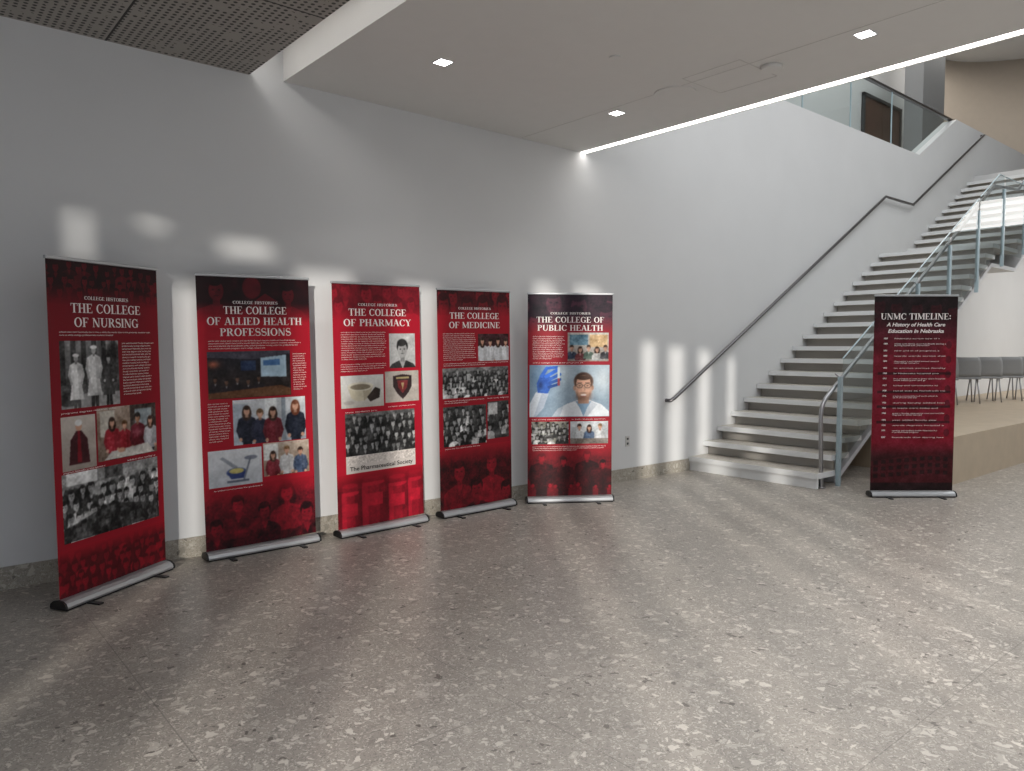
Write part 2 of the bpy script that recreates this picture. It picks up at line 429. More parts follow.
# ------------------------------------------------------------------ banner artwork (vertex-coloured print)
NX, NY = 256, 601
GX, GY = np.meshgrid(np.linspace(0, 85, NX), np.linspace(0, 200, NY))
class Art:
    def __init__(s, seed, bg=(150, 14, 34)):
        s.r = np.random.RandomState(seed)
        s.im = np.zeros((NY, NX, 3)); s.im[:] = bg
        s.clip = None
    def _m(s, m):
        if s.clip:
            x0, y0, x1, y1 = s.clip
            m = m * ((GX >= x0) & (GX <= x1) & (GY >= y0) & (GY <= y1))
        return m
    def put(s, m, c, a=1.0):
        m = s._m(m.astype(float) * a)[..., None]
        s.im = s.im * (1 - m) + np.array(c, float) * m
    def rect(s, x0, y0, x1, y1, c, a=1.0):
        s.put((GX >= x0) & (GX <= x1) & (GY >= y0) & (GY <= y1), c, a)
    def ell(s, cx, cy, rx, ry, c, a=1.0):
        d = ((GX - cx) / rx) ** 2 + ((GY - cy) / ry) ** 2
        s.put(np.clip((1.15 - d) / .3, 0, 1), c, a)
    def glow(s, cx, cy, rx, ry, c, a=1.0):
        d = ((GX - cx) / rx) ** 2 + ((GY - cy) / ry) ** 2
        s.put(np.exp(-d * 1.4), c, a)
    def poly(s, P, c, a=1.0):
        m = np.zeros(GX.shape, bool); n = len(P)
        for i in range(n):
            x0, y0 = P[i]; x1, y1 = P[(i + 1) % n]
            if y0 == y1: continue
            cnd = ((y0 > GY) != (y1 > GY)) & (GX < (x1 - x0) * (GY - y0) / (y1 - y0) + x0)
            m ^= cnd
        s.put(m, c, a)
    def grad(s, x0, y0, x1, y1, c0, c1):
        t = np.clip((GY - y0) / (y1 - y0), 0, 1)[..., None]
        col = np.array(c0, float) * (1 - t) + np.array(c1, float) * t
        m = s._m(((GX >= x0) & (GX <= x1) & (GY >= y0) & (GY <= y1)).astype(float))[..., None]
        s.im = s.im * (1 - m) + col * m
    def noise(s, x0, y0, x1, y1, amp, cell=3.0):
        nx, ny = int(85 / cell) + 3, int(200 / cell) + 3
        g = s.r.randn(ny, nx)
        fx = GX / cell; fy = GY / cell; ix = fx.astype(int); iy = fy.astype(int); tx = fx - ix; ty = fy - iy
        v = g[iy, ix] * (1-tx) * (1-ty) + g[iy, ix+1] * tx * (1-ty) + g[iy+1, ix] * (1-tx) * ty + g[iy+1, ix+1] * tx * ty
        m = ((GX >= x0) & (GX <= x1) & (GY >= y0) & (GY <= y1))
        s.im = np.clip(s.im + (v * amp * m)[..., None], 0, 255)
    def photo(s, x0, y0, x1, y1, amp=9, bw=False, soft=2):
        m = ((GX >= x0) & (GX <= x1) & (GY >= y0) & (GY <= y1))[..., None]
        m2 = ((GX >= x0 + .5) & (GX <= x1 - .5) & (GY >= y0 + .5) & (GY <= y1 - .5))[..., None]
        for _ in range(soft):
            p = s.im.copy()
            q = (p * 2 + np.roll(p, 1, 0) + np.roll(p, -1, 0) + np.roll(p, 1, 1) + np.roll(p, -1, 1)) / 6
            s.im = np.where(m2, q, s.im)
        s.noise(x0, y0, x1, y1, amp, 1.2); s.noise(x0, y0, x1, y1, amp * 1.3, 4.5)
        if bw:
            g = s.im.mean(axis=2, keepdims=True); s.im = np.where(m, np.repeat(g, 3, 2), s.im)
    def duo(s, x0, y0, x1, y1, d=(22, 4, 8), l=(190, 22, 42), fade=None, flat=(158, 14, 34)):
        m = ((GX >= x0) & (GX <= x1) & (GY >= y0) & (GY <= y1)).astype(float)
        if fade == 'down': m2 = np.clip((y1 - GY) / ((y1 - y0) * .45), 0, 1)
        elif fade == 'up': m2 = np.clip((GY - y0) / ((y1 - y0) * .3), 0, 1)
        else: m2 = 1
        t = (s.im.mean(axis=2) / 255.0)[..., None]
        col = np.array(d, float) * (1 - t) + np.array(l, float) * t
        flat = np.array(flat, float)
        mm = np.broadcast_to(m2, GX.shape)[..., None] if fade else 1.0
        col = col * mm + flat * (1 - mm)
        m = m[..., None]
        s.im = s.im * (1 - m) + col * m
    def bust(s, cx, cy, r, cloth, skin, hair, face=True, long=False):
        skin = np.array(skin, float); cloth = np.array(cloth, float)
        if long: s.ell(cx, cy + .5*r, 1.05*r, 1.5*r, hair)
        s.poly([(cx - 2.1*r, cy + 4.2*r), (cx - 2.0*r, cy + 2.3*r), (cx - 1.5*r, cy + 1.75*r), (cx - .5*r, cy + 1.35*r), (cx + .5*r, cy + 1.35*r), (cx + 1.5*r, cy + 1.75*r), (cx + 2.0*r, cy + 2.3*r), (cx + 2.1*r, cy + 4.2*r)], cloth)
        s.poly([(cx, cy + 1.4*r), (cx + 2.0*r, cy + 2.3*r), (cx + 2.1*r, cy + 4.2*r), (cx + .3*r, cy + 4.2*r)], cloth * .8, .7)
        s.poly([(cx - .45*r, cy + 1.35*r), (cx + .45*r, cy + 1.35*r), (cx, cy + 2.4*r)], np.clip(cloth * .4 + 130, 0, 240))
        s.rect(cx - .32*r, cy + .6*r, cx + .32*r, cy + 1.5*r, skin * .78)
        s.ell(cx, cy - .32*r, .80*r, .88*r, hair)
        s.ell(cx, cy + .12*r, .66*r, .88*r, skin)
        s.ell(cx + .3*r, cy + .2*r, .32*r, .7*r, skin * .85, .6)
        s.ell(cx - .1*r, cy - .72*r, .62*r, .42*r, hair)
        if face and r > 1.4:
            for k in (-1, 1): s.ell(cx + k*.27*r, cy + .02*r, .13*r, .08*r, skin * .45)
            s.ell(cx, cy + .55*r, .24*r, .06*r, skin * .6)
            s.ell(cx, cy + .28*r, .08*r, .14*r, skin * .8)
    def person(s, cx, y0, h, top, bot, skin, hair, w=1.0, dress=False, long=False):
        r = h / 14.0; top = np.array(top, float); bot = np.array(bot, float); skin = np.array(skin, float)
        s.poly([(cx - .95*r*w, y0 + 7*r), (cx + .95*r*w, y0 + 7*r), (cx + 1.0*r, y0 + h), (cx + .15*r, y0 + h), (cx, y0 + 9*r), (cx - .15*r, y0 + h), (cx - 1.0*r, y0 + h)], bot)
        if dress:
            s.poly([(cx - 1.0*r, y0 + 5*r), (cx + 1.0*r, y0 + 5*r), (cx + 2.0*r, y0 + 11*r), (cx - 2.0*r, y0 + 11*r)], top)
            s.poly([(cx + .2*r, y0 + 5*r), (cx + 1.0*r, y0 + 5*r), (cx + 2.0*r, y0 + 11*r), (cx + .7*r, y0 + 11*r)], top * .78, .8)
        s.poly([(cx - .5*r, y0 + 2.2*r), (cx + .5*r, y0 + 2.2*r), (cx + 1.7*r*w, y0 + 2.8*r), (cx + 1.9*r*w, y0 + 3.6*r), (cx + 1.2*r*w, y0 + 7.6*r), (cx - 1.2*r*w, y0 + 7.6*r), (cx - 1.9*r*w, y0 + 3.6*r), (cx - 1.7*r*w, y0 + 2.8*r)], top)
        s.poly([(cx + .3*r, y0 + 2.6*r), (cx + 1.6*r*w, y0 + 3*r), (cx + 1.2*r*w, y0 + 7.6*r), (cx + .5*r, y0 + 7.6*r)], top * .8, .7)
        for k in (-1, 1):
            s.poly([(cx + k*1.8*r*w, y0 + 3.0*r), (cx + k*2.3*r*w, y0 + 5.2*r), (cx + k*1.7*r*w, y0 + 7*r), (cx + k*1.2*r*w, y0 + 6.8*r), (cx + k*1.6*r*w, y0 + 5.2*r), (cx + k*1.3*r*w, y0 + 3.4*r)], top * .85)
            s.ell(cx + k*1.4*r*w, y0 + 7.1*r, .36*r, .4*r, skin)
        if long: s.ell(cx, y0 + 1.7*r, 1.0*r, 1.5*r, hair)
        s.rect(cx - .3*r, y0 + 1.7*r, cx + .3*r, y0 + 2.6*r, skin * .8)
        s.ell(cx, y0 + .9*r, .82*r, .9*r, hair); s.ell(cx, y0 + 1.25*r, .62*r, .85*r, skin); s.ell(cx, y0 + .6*r, .6*r, .4*r, hair)
    def crowd(s, x0, y0, x1, y1, rows, n, bg=(60, 60, 60), lo=30, hi=215, suit=None):
        s.clip = (x0, y0, x1, y1)
        s.rect(x0, y0, x1, y1, bg)
        rh = (y1 - y0) / (rows + .5); r = (x1 - x0) / n / 2.5
        for j in range(rows):
            for i in range(n + 1):
                cx = x0 + (i + (.5 if j % 2 else 0) + s.r.uniform(-.3, .3)) * (x1 - x0) / n
                cy = y0 + rh * (j + .55) + s.r.uniform(-.25, .25) * rh
                c = (suit if suit is not None else s.r.choice([lo, lo + 15, lo + 40, hi - 10])) * s.r.uniform(.75, 1.15)
                sk = s.r.uniform(130, 195)
                s.bust(cx, cy, r * s.r.uniform(.8, 1.1), (c, c, c), (sk, sk, sk), (35, 33, 32), long=s.r.rand() < .2)
        s.clip = None

SK = (195, 150, 127); HR = (50, 32, 24)
def art_nursing():
    a = Art(1)
    a.grad(0, 0, 85, 200, (108, 10, 24), (158, 16, 36))
    a.crowd(0, 0, 85, 26, 3, 12, (40, 40, 40), hi=170); a.duo(0, 0, 85, 26, d=(16, 5, 8), l=(130, 16, 30), fade='down', flat=(110, 10, 25))
    x0, y0, x1, y1 = 7, 48, 50, 88
    a.clip = (x0, y0, x1, y1); a.grad(x0, y0, x1, y1, (120, 120, 118), (70, 70, 70))
    for k in range(6): a.rect(x0 + k*7.5, y0, x0 + k*7.5 + 3.5, y0 + 26, (40, 42, 42), .8)
    a.rect(x0, 80, x1, y1, (150, 150, 148)); a.ell(12, 82, 8, 5, (60, 60, 60)); a.ell(46, 60, 6, 12, (50, 50, 50), .7)
    a.person(42, 56, 33, (70, 70, 72), (30, 30, 30), (180, 175, 170), (30, 30, 30), dress=True)
    a.person(18, 55, 36, (226, 226, 224), (70, 70, 70), (180, 170, 165), (60, 60, 60), dress=True)
    a.person(31, 50, 40, (216, 216, 214), (60, 60, 60), (175, 168, 162), (60, 60, 60), dress=True)
    a.ell(18, 56.6, 2.3, 1.1, (230, 230, 230)); a.ell(31, 51.8, 2.6, 1.2, (230, 230, 230))
    a.clip = None; a.photo(x0, y0, x1, y1, 12, True)
    x0, y0, x1, y1 = 6, 93, 30, 125
    a.clip = (x0, y0, x1, y1); a.grad(x0, y0, x1, y1, (195, 186, 178), (150, 140, 132))
    a.ell(18, 99, 2.3, 3, SK); a.ell(18, 97, 2.6, 2, (220, 220, 220))
    a.poly([(16, 102), (20, 102), (24, 107), (25.5, 122), (10.5, 122), (12, 107)], (60, 18, 26))
    a.poly([(17.2, 102), (18.8, 102), (19.6, 121), (16.4, 121)], (120, 14, 30)); a.clip = None; a.photo(x0, y0, x1, y1, 4)
    x0, y0, x1, y1 = 31.5, 90, 80, 123
    a.clip = (x0, y0, x1, y1); a.grad(x0, y0, x1, y1, (160, 142, 128), (110, 94, 82))
    a.rect(58, 90, 80, 110, (60, 50, 46)); a.rect(62, 93, 76, 104, (140, 150, 155)); a.rect(34, 92, 45, 108, (195, 190, 180))
    a.person(43, 96, 42, (156, 30, 45), (40, 40, 60), SK, HR, long=True); a.person(53, 99, 38, (145, 24, 38), (40, 40, 60), SK, (90, 60, 30))
    a.person(64, 95, 44, (100, 22, 36), (30, 30, 40), (150, 105, 80), (20, 15, 12)); a.person(75, 98, 40, (170, 170, 175), (30, 30, 40), SK, HR, long=True)
    a.poly([(36, 123), (42, 118), (72, 116), (78, 123)], (195, 192, 186)); a.ell(50, 118, 3, 1.6, SK); a.clip = None; a.photo(x0, y0, x1, y1, 12, soft=3)
    a.crowd(5, 127, 80, 168, 5, 9, (120, 120, 118)); a.rect(5, 127, 80, 133, (150, 150, 148), .8); a.rect(8, 127, 30, 134, (215, 215, 215)); a.rect(36, 127, 50, 134, (70, 70, 70))
    a.clip = (5, 127, 80, 168)
    a.poly([(5, 168), (5, 160), (40, 150), (80, 158), (80, 168)], (35, 35, 35), .7); a.clip = None; a.photo(5, 127, 80, 168, 15, True, soft=3)
    a.crowd(0, 172, 85, 200, 4, 11, (70, 70, 70), hi=200); a.photo(0, 172, 85, 200, 6); a.duo(0, 172, 85, 200, d=(60, 6, 14), l=(175, 24, 42), fade='up')
    return a
def art_allied():
    a = Art(2); a.grad(0, 0, 85, 200, (158, 14, 34), (166, 16, 38))
    a.rect(0, 0, 85, 30, (40, 40, 40)); a.clip = (0, 0, 85, 34)
    a.bust(14, 10, 8, (150, 150, 150), (190, 190, 190), (40, 40, 40)); a.ell(40, 8, 7, 8, (170, 170, 170)); a.bust(68, 12, 7, (120, 120, 120), (170, 170, 170), (30, 30, 30)); a.poly([(20, 34), (50, 12), (60, 18), (34, 34)], (190, 190, 190))
    a.clip = None; a.noise(0, 0, 85, 34, 16, 4); a.duo(0, 0, 85, 34, d=(16, 4, 8), l=(110, 14, 28), fade='down', flat=(159, 14, 34))
    x0, y0, x1, y1 = 6, 55, 68, 89
    a.clip = (x0, y0, x1, y1); a.grad(x0, y0, x1, y1, (26, 27, 36), (44, 32, 27))
    a.poly([(6, 55), (68, 55), (68, 57), (40, 61), (6, 59)], (64, 62, 74)); a.poly([(45, 60), (65, 58), (65, 75), (45, 74)], (170, 195, 212)); a.poly([(47, 62), (60, 61), (60, 66), (47, 66)], (70, 110, 160)); a.rect(30, 62, 41, 69, (36, 52, 84))
    a.glow(10, 64, 5, 3, (190, 100, 70), .8)
    for k in range(5): a.bust(11 + k*8, 75 + (k % 2) * 2, 2.0, (34, 27, 32), (100, 68, 54), (18, 14, 14), False)
    a.poly([(6, 89), (6, 85), (60, 81), (68, 84), (68, 89)], (100, 66, 42)); a.clip = None; a.photo(x0, y0, x1, y1, 6, soft=3)
    x0, y0, x1, y1 = 23, 91, 79, 124
    a.clip = (x0, y0, x1, y1); a.grad(x0, y0, x1, y1, (205, 208, 212), (155, 162, 172)); a.rect(23, 94, 34, 124, (170, 180, 192)); a.rect(60, 91, 63, 124, (135, 145, 155)); a.rect(47, 91, 56, 112, (225, 228, 230))
    a.person(33, 95, 50, (30, 34, 50), (26, 30, 44), SK, HR, long=True); a.person(43, 98, 48, (44, 48, 68), (26, 30, 44), SK, (100, 74, 50)); a.person(53, 97, 50, (112, 32, 44), (30, 34, 50), SK, HR, long=True)
    a.person(71, 93, 54, (28, 34, 50), (26, 30, 44), SK, (110, 60, 38), long=True); a.clip = None; a.photo(x0, y0, x1, y1, 8, soft=3)
    x0, y0, x1, y1 = 4, 127, 43, 154
    a.clip = (x0, y0, x1, y1); a.grad(x0, y0, x1, y1, (212, 214, 218), (180, 185, 192))
    a.poly([(12, 133), (14, 131.5), (25, 140), (23, 142)], (140, 145, 155)); a.ell(24, 144, 7.5, 3.4, (70, 84, 130)); a.poly([(17, 144), (31, 144), (29, 149), (20, 149)], (46, 60, 112)); a.ell(24, 143, 5.4, 2.0, (190, 178, 110)); a.ell(35, 134, 5, 1.6, (120, 125, 140)); a.poly([(34, 134), (35.4, 134), (30, 150), (28.6, 150)], (110, 115, 128)); a.rect(17, 150, 33, 151.6, (90, 95, 110)); a.clip = None; a.photo(x0, y0, x1, y1, 5, soft=3)
    x0, y0, x1, y1 = 44.5, 125, 81, 150
    a.clip = (x0, y0, x1, y1); a.grad(x0, y0, x1, y1, (185, 170, 155), (130, 110, 96)); a.rect(45, 126, 56, 138, (220, 220, 218))
    a.person(52, 131, 38, (130, 40, 52), (40, 40, 50), SK, (60, 40, 30), long=True); a.person(63, 128, 40, (200, 200, 202), (40, 40, 50), SK, (120, 90, 60)); a.person(74, 130, 38, (70, 84, 110), (40, 40, 50), SK, HR); a.clip = None; a.photo(x0, y0, x1, y1, 10, soft=3)
    a.clip = (0, 156, 85, 200); a.grad(0, 156, 85, 200, (150, 150, 150), (60, 60, 60))
    a.bust(24, 168, 6, (110, 110, 110), (200, 200, 200), (30, 30, 30)); a.bust(62, 164, 7, (170, 170, 170), (215, 215, 215), (60, 60, 60), long=True); a.bust(44, 176, 6, (50, 50, 50), (170, 170, 170), (20, 20, 20)); a.bust(78, 182, 7, (60, 60, 60), (180, 180, 180), (20, 20, 20)); a.bust(8, 184, 6, (60, 60, 60), (160, 160, 160), (20, 20, 20))
    a.clip = None; a.photo(0, 154, 85, 200, 20, soft=3); a.duo(0, 154, 85, 200, d=(24, 4, 10), l=(176, 24, 44), fade='up')
    return a
def art_pharmacy():
    a = Art(3); a.grad(0, 0, 85, 200, (164, 16, 38), (172, 18, 42))
    a.crowd(0, 0, 85, 30, 2, 5, (80, 80, 80)); a.photo(0, 0, 85, 30, 15); a.duo(0, 0, 85, 30, d=(80, 8, 20), l=(175, 26, 46), fade='down', flat=(164, 16, 38))
    a.rect(53, 41, 79, 70, (186, 183, 179)); a.clip = (53, 41, 79, 70); a.bust(66, 54, 7.2, (45, 45, 48), (168, 162, 156), (40, 38, 36)); a.clip = None; a.photo(53, 41, 79, 70, 7, True)
    x0, y0, x1, y1 = 6, 75, 46, 101
    a.clip = (x0, y0, x1, y1); a.grad(x0, y0, x1, y1, (218, 218, 216), (190, 185, 178)); a.poly([(12, 84), (36, 84), (32, 93), (27, 96), (20, 96), (15, 93)], (200, 192, 170)); a.poly([(26, 84), (36, 84), (32, 93), (27, 96)], (160, 150, 130), .7); a.ell(24, 84, 12, 3.6, (218, 212, 194)); a.ell(24, 84.4, 9.5, 2.4, (130, 120, 102))
    a.poly([(30, 93), (38, 85), (43, 87), (42, 94), (33, 97)], (48, 38, 32)); a.ell(13, 97, 5, 1.6, (170, 165, 160)); a.clip = None; a.photo(x0, y0, x1, y1, 4)
    a.rect(48, 73, 82, 99, (176, 168, 160)); a.clip = (48, 73, 82, 99); a.poly([(56, 77), (65.5, 75.6), (75, 77), (75, 86), (71, 92), (65.5, 97), (60, 92), (56, 86)], (46, 32, 34)); a.poly([(60, 81), (71, 81), (70, 87), (65.5, 92), (61, 87)], (110, 42, 44)); a.rect(59, 78, 72, 79.6, (160, 145, 105)); a.poly([(64, 83), (67, 83), (65.5, 89)], (170, 155, 115)); a.clip = None; a.photo(48, 73, 82, 99, 5)
    a.crowd(9, 106, 77, 141, 4, 10, (60, 58, 56), suit=44); a.rect(9, 106, 77, 109, (110, 108, 106), .7); a.photo(9, 106, 77, 141, 13, True, soft=3)
    a.rect(9, 141, 77, 155, (206, 198, 192)); a.noise(9, 141, 77, 148, 16, 1.0)
    a.clip = (0, 160, 85, 200); a.rect(0, 158, 85, 200, (60, 60, 60))
    for x, w, h in ((12, 8, 26), (34, 11, 32), (58, 9, 28), (76, 7, 30)):
        a.rect(x - w, 198 - h, x + w, 200, (130, 130, 130)); a.rect(x - w, 198 - h, x - w * .5, 200, (180, 180, 180)); a.rect(x + w * .5, 198 - h, x + w, 200, (80, 80, 80)); a.ell(x, 197 - h, w, 2.5, (205, 205, 205)); a.rect(x - w * .8, 206 - h, x + w * .8, 216 - h, (200, 200, 200)); a.rect(x - w*.9, 191 - h, x + w*.9, 196 - h, (100, 100, 100)); a.ell(x, 191 - h, w*.9, 2.0, (150, 150, 150))
    a.clip = None; a.photo(0, 156, 85, 200, 14, soft=3); a.duo(0, 156, 85, 200, d=(70, 6, 16), l=(205, 30, 54), fade='up')
    return a
def art_medicine():
    a = Art(4); a.grad(0, 0, 85, 200, (156, 16, 34), (140, 14, 32))
    a.crowd(0, 0, 85, 24, 2, 4, (80, 80, 80)); a.photo(0, 0, 85, 24, 14); a.duo(0, 0, 85, 24, d=(40, 6, 12), l=(150, 22, 36), fade='down', flat=(156, 16, 34))
    x0, y0, x1, y1 = 46, 40, 83, 65
    a.clip = (x0, y0, x1, y1); a.rect(x0, y0, x1, y1, (60, 30, 34))
    for k in range(4): a.person(51 + k*9.5, 43 + (k % 2), 44, (204, 206, 210), (170, 172, 180), SK, (40, 26, 20), long=k % 2 == 0)
    a.clip = None; a.photo(x0, y0, x1, y1, 10, soft=3)
    a.crowd(5, 71, 82, 98, 4, 13, (90, 90, 90), hi=235); a.rect(5, 71, 82, 74, (150, 150, 150), .6); a.photo(5, 71, 82, 98, 14, True, soft=3)
    a.crowd(5, 106, 54, 142, 4, 7, (70, 70, 70), hi=235); a.photo(5, 106, 54, 142, 14, True, soft=3)
    a.crowd(56, 104, 82, 139, 2, 3, (60, 60, 60)); a.rect(57, 105, 68, 116, (185, 185, 185)); a.photo(56, 104, 82, 139, 14, True, soft=3)
    a.clip = (0, 146, 85, 200); a.rect(0, 146, 85, 200, (70, 70, 70))
    a.bust(22, 166, 9, (150, 150, 150), (200, 200, 200), (40, 40, 40)); a.bust(60, 162, 9, (190, 190, 190), (210, 210, 210), (90, 90, 90)); a.bust(42, 184, 9, (60, 60, 60), (170, 170, 170), (20, 20, 20)); a.bust(78, 190, 8, (60, 60, 60), (190, 190, 190), (20, 20, 20))
    a.clip = None; a.photo(0, 146, 85, 200, 22, soft=3); a.duo(0, 144, 85, 200, d=(30, 6, 10), l=(170, 24, 42), fade='up')
    return a
def art_public():
    a = Art(5); a.grad(0, 0, 85, 200, (145, 22, 38), (155, 16, 36))
    a.crowd(0, 0, 85, 38, 2, 3, (50, 50, 60)); a.photo(0, 0, 85, 38, 14); a.duo(0, 0, 85, 38, d=(24, 18, 30), l=(120, 60, 80), fade='down', flat=(146, 22, 38))
    x0, y0, x1, y1 = 40, 38, 81, 66
    a.clip = (x0, y0, x1, y1); a.grad(x0, y0, x1, y1, (190, 186, 180), (140, 130, 124)); a.rect(42, 40, 60, 50, (90, 125, 145)); a.rect(62, 40, 80, 52, (190, 160, 120))
    for k in range(5): a.bust(44 + k*8.5, 53 + (k % 2) * 1.5, 2.6, ((60, 70, 90), (110, 50, 55), (80, 100, 90), (180, 180, 180), (60, 60, 66))[k], SK, HR, long=k % 2 == 1)
    a.clip = None; a.photo(x0, y0, x1, y1, 12, soft=3)
    x0, y0, x1, y1 = 2, 70, 82, 121
    a.clip = (x0, y0, x1, y1); a.grad(x0, y0, x1, y1, (158, 176, 190), (128, 148, 166)); a.glow(10, 80, 16, 30, (96, 126, 156), .9); a.glow(76, 84, 12, 16, (200, 210, 216), .9); a.glow(38, 78, 10, 12, (184, 198, 208), .7)
    a.poly([(24, 121), (30, 113), (40, 108), (49, 105), (63, 105), (74, 109), (82, 116), (82, 121)], (214, 220, 226)); a.poly([(48, 106), (64, 106), (60, 112), (56, 121), (52, 112)], (120, 150, 176)); a.poly([(60, 112), (64, 106), (70, 109), (60, 121), (56, 121)], (182, 190, 200)); a.poly([(24, 121), (30, 113), (36, 110), (32, 121)], (180, 190, 202))
    sk = np.array((214, 168, 144), float); hr = np.array((74, 52, 42), float)
    a.rect(50.5, 99, 61.5, 108, sk * .72)
    a.ell(56, 86, 9.8, 9.0, hr); a.ell(56, 92, 8.8, 11.6, sk)
    a.ell(46.9, 92.5, 1.3, 2.6, sk * .86); a.ell(65.1, 92.5, 1.3, 2.6, sk * .78)
    a.glow(62, 93, 4, 10, sk * .8, .6); a.glow(53, 87.0, 6, 3.5, np.clip(sk * 1.12, 0, 255), .8)
    a.ell(56, 82.6, 7.4, 2.2, hr); a.poly([(47.6, 82), (49.4, 84), (48.6, 90), (47.2, 92)], hr, .8); a.poly([(64.4, 82), (62.6, 84), (63.4, 90), (64.8, 92)], hr, .8)
    a.glow(56, 102, 7.2, 3.6, hr * 1.4, .9); a.glow(49.6, 99, 1.6, 4.0, hr * 1.6, .6); a.glow(62.4, 99, 1.6, 4.0, hr * 1.6, .6)
    a.glow(51.8, 95.6, 3, 2.2, np.clip(sk * 1.08, 0, 255), .8); a.glow(60.2, 95.6, 3, 2.2, sk, .8)
    a.glow(56, 97.6, 3.8, .8, hr * 1.5, .7); a.ell(56, 99.5, 3.0, 1.0, (224, 210, 204)); a.ell(56, 100.8, 2.6, .5, (150, 84, 78), .7)
    a.glow(56.9, 93.6, 1.2, 2.6, sk * .78, .7); a.glow(55.5, 94.4, 1.1, 1.0, np.clip(sk * 1.12, 0, 255), .8)
    for k in (-1, 1):
        gx = 56 + k*4.0
        a.ell(gx, 90.4, 3.3, 2.4, (80, 68, 64)); a.ell(gx, 90.4, 2.8, 1.9, sk * .95); a.glow(gx, 90.4, 1.0, .55, (54, 40, 36), .9); a.poly([(gx - 2.6, 87.2), (gx + 2.6, 87.2), (gx + 2.4, 87.7), (gx - 2.4, 87.7)], hr, .7)
    a.rect(55.0, 89.7, 57.0, 90.3, (80, 68, 64))
    a.poly([(2, 108), (8, 97), (14, 93), (21, 98), (16, 112), (8, 121), (2, 121)], (204, 212, 222)); a.poly([(14, 98), (21, 98), (16, 112), (8, 121), (6, 121)], (160, 172, 190), .8)
    bl_ = np.array((40, 88, 176), float)
    a.poly([(10, 97), (9, 88), (12, 81), (18, 79), (23, 82), (24, 90), (20, 98)], bl_)
    for (p, q, w_, sh) in (((17, 82), (29, 75), 1.7, 1.2), ((20, 85), (32, 79), 1.6, 1.05), ((21, 88), (32, 84), 1.5, .9), ((20, 92), (30, 89), 1.4, .8), ((13, 82), (19, 73), 1.7, 1.1), ((19, 73), (29, 72), 1.4, 1.1)):
        dx, dy = q[0] - p[0], q[1] - p[1]; L = math.hypot(dx, dy); nx, ny = -dy / L * w_, dx / L * w_
        a.poly([(p[0] + nx, p[1] + ny), (q[0] + nx, q[1] + ny), (q[0] - nx, q[1] - ny), (p[0] - nx, p[1] - ny)], np.clip(bl_ * sh, 0, 255)); a.ell(q[0], q[1], w_, w_, np.clip(bl_ * sh, 0, 255))
    a.glow(13, 90, 3, 5, bl_ * .6, .8)
    a.rect(30, 72, 32, 90, (205, 216, 222)); a.rect(30, 83, 32, 90, (160, 70, 80)); a.clip = None; a.photo(x0, y0, x1, y1, 4, soft=2)
    a.crowd(4, 126, 41, 148, 3, 7, (130, 130, 120), hi=205); a.photo(4, 126, 41, 148, 14, soft=3)
    x0, y0, x1, y1 = 43, 126, 81, 148
    a.clip = (x0, y0, x1, y1); a.grad(x0, y0, x1, y1, (195, 200, 204), (155, 160, 165)); a.person(52, 128, 38, (198, 202, 206), (60, 60, 80), SK, HR); a.person(62, 129, 38, (80, 100, 130), (60, 60, 80), SK, HR, long=True); a.person(73, 128, 38, (200, 202, 205), (60, 60, 80), SK, (130, 100, 70)); a.rect(43, 143, 81, 148, (110, 102, 96)); a.clip = None; a.photo(x0, y0, x1, y1, 10, soft=3)
    a.clip = (0, 152, 85, 200); a.rect(0, 152, 85, 200, (130, 130, 130))
    for x, h in ((14, 44), (36, 40), (60, 46), (76, 36)): a.person(x, 200 - h, h * 1.5, (40, 40, 40), (20, 20, 20), (200, 200, 200), (20, 20, 20), 1.3)
    a.clip = None; a.photo(0, 152, 85, 200, 18, soft=3); a.duo(0, 150, 85, 200, d=(36, 4, 10), l=(172, 20, 40), fade='up')
    return a
def art_timeline():
    a = Art(6); a.grad(0, 0, 85, 60, (30, 12, 16), (98, 12, 30)); a.grad(0, 60, 85, 150, (104, 12, 32), (116, 12, 34)); a.grad(0, 150, 85, 200, (116, 12, 34), (60, 10, 20))
    a.clip = (0, 0, 85, 60); a.crowd(0, 0, 85, 30, 1, 4, (40, 40, 40)); a.duo(0, 0, 85, 34, d=(14, 8, 10), l=(70, 12, 22), fade='down', flat=(68, 12, 24))
    a.clip = (56, 44, 85, 150)
    for k in range(7): a.glow(77, 52 + k*15, 8, 8, (150, 20, 42), .7); a.ell(77, 50 + k*15, 3, 4, (60, 12, 24), .6)
    a.clip = None
    for y in (78, 97, 112, 128): a.rect(5, y, 80, y + 2.4, (20, 10, 12), .6)
    a.clip = (0, 150, 85, 200); a.grad(0, 150, 85, 200, (90, 90, 90), (20, 20, 20)); a.poly([(0, 170), (60, 160), (85, 168), (85, 192), (0, 192)], (100, 100, 100))
    for i in range(10):
        for j in range(3): a.rect(3 + i*8, 169 + j*7 - (i if i < 7 else 14 - i) * .7, 7.4 + i*8, 173 + j*7 - (i if i < 7 else 14 - i) * .7, (34, 34, 34))
    a.clip = None
    a.duo(0, 150, 85, 200, d=(14, 6, 8), l=(140, 16, 34), fade='up', flat=(116, 12, 34))
    a.photo(0, 0, 85, 200, 5, soft=1)
    return a

mp, n_, l_, b_ = newmat('printed_vinyl')
at = n_.new('ShaderNodeAttribute'); at.attribute_name = 'Print'
l_.new(at.outputs['Color'], b_.inputs['Base Color']); b_.inputs['Roughness'].default_value = .5; b_.inputs['Specular IOR Level'].default_value = .25
M_print = mp

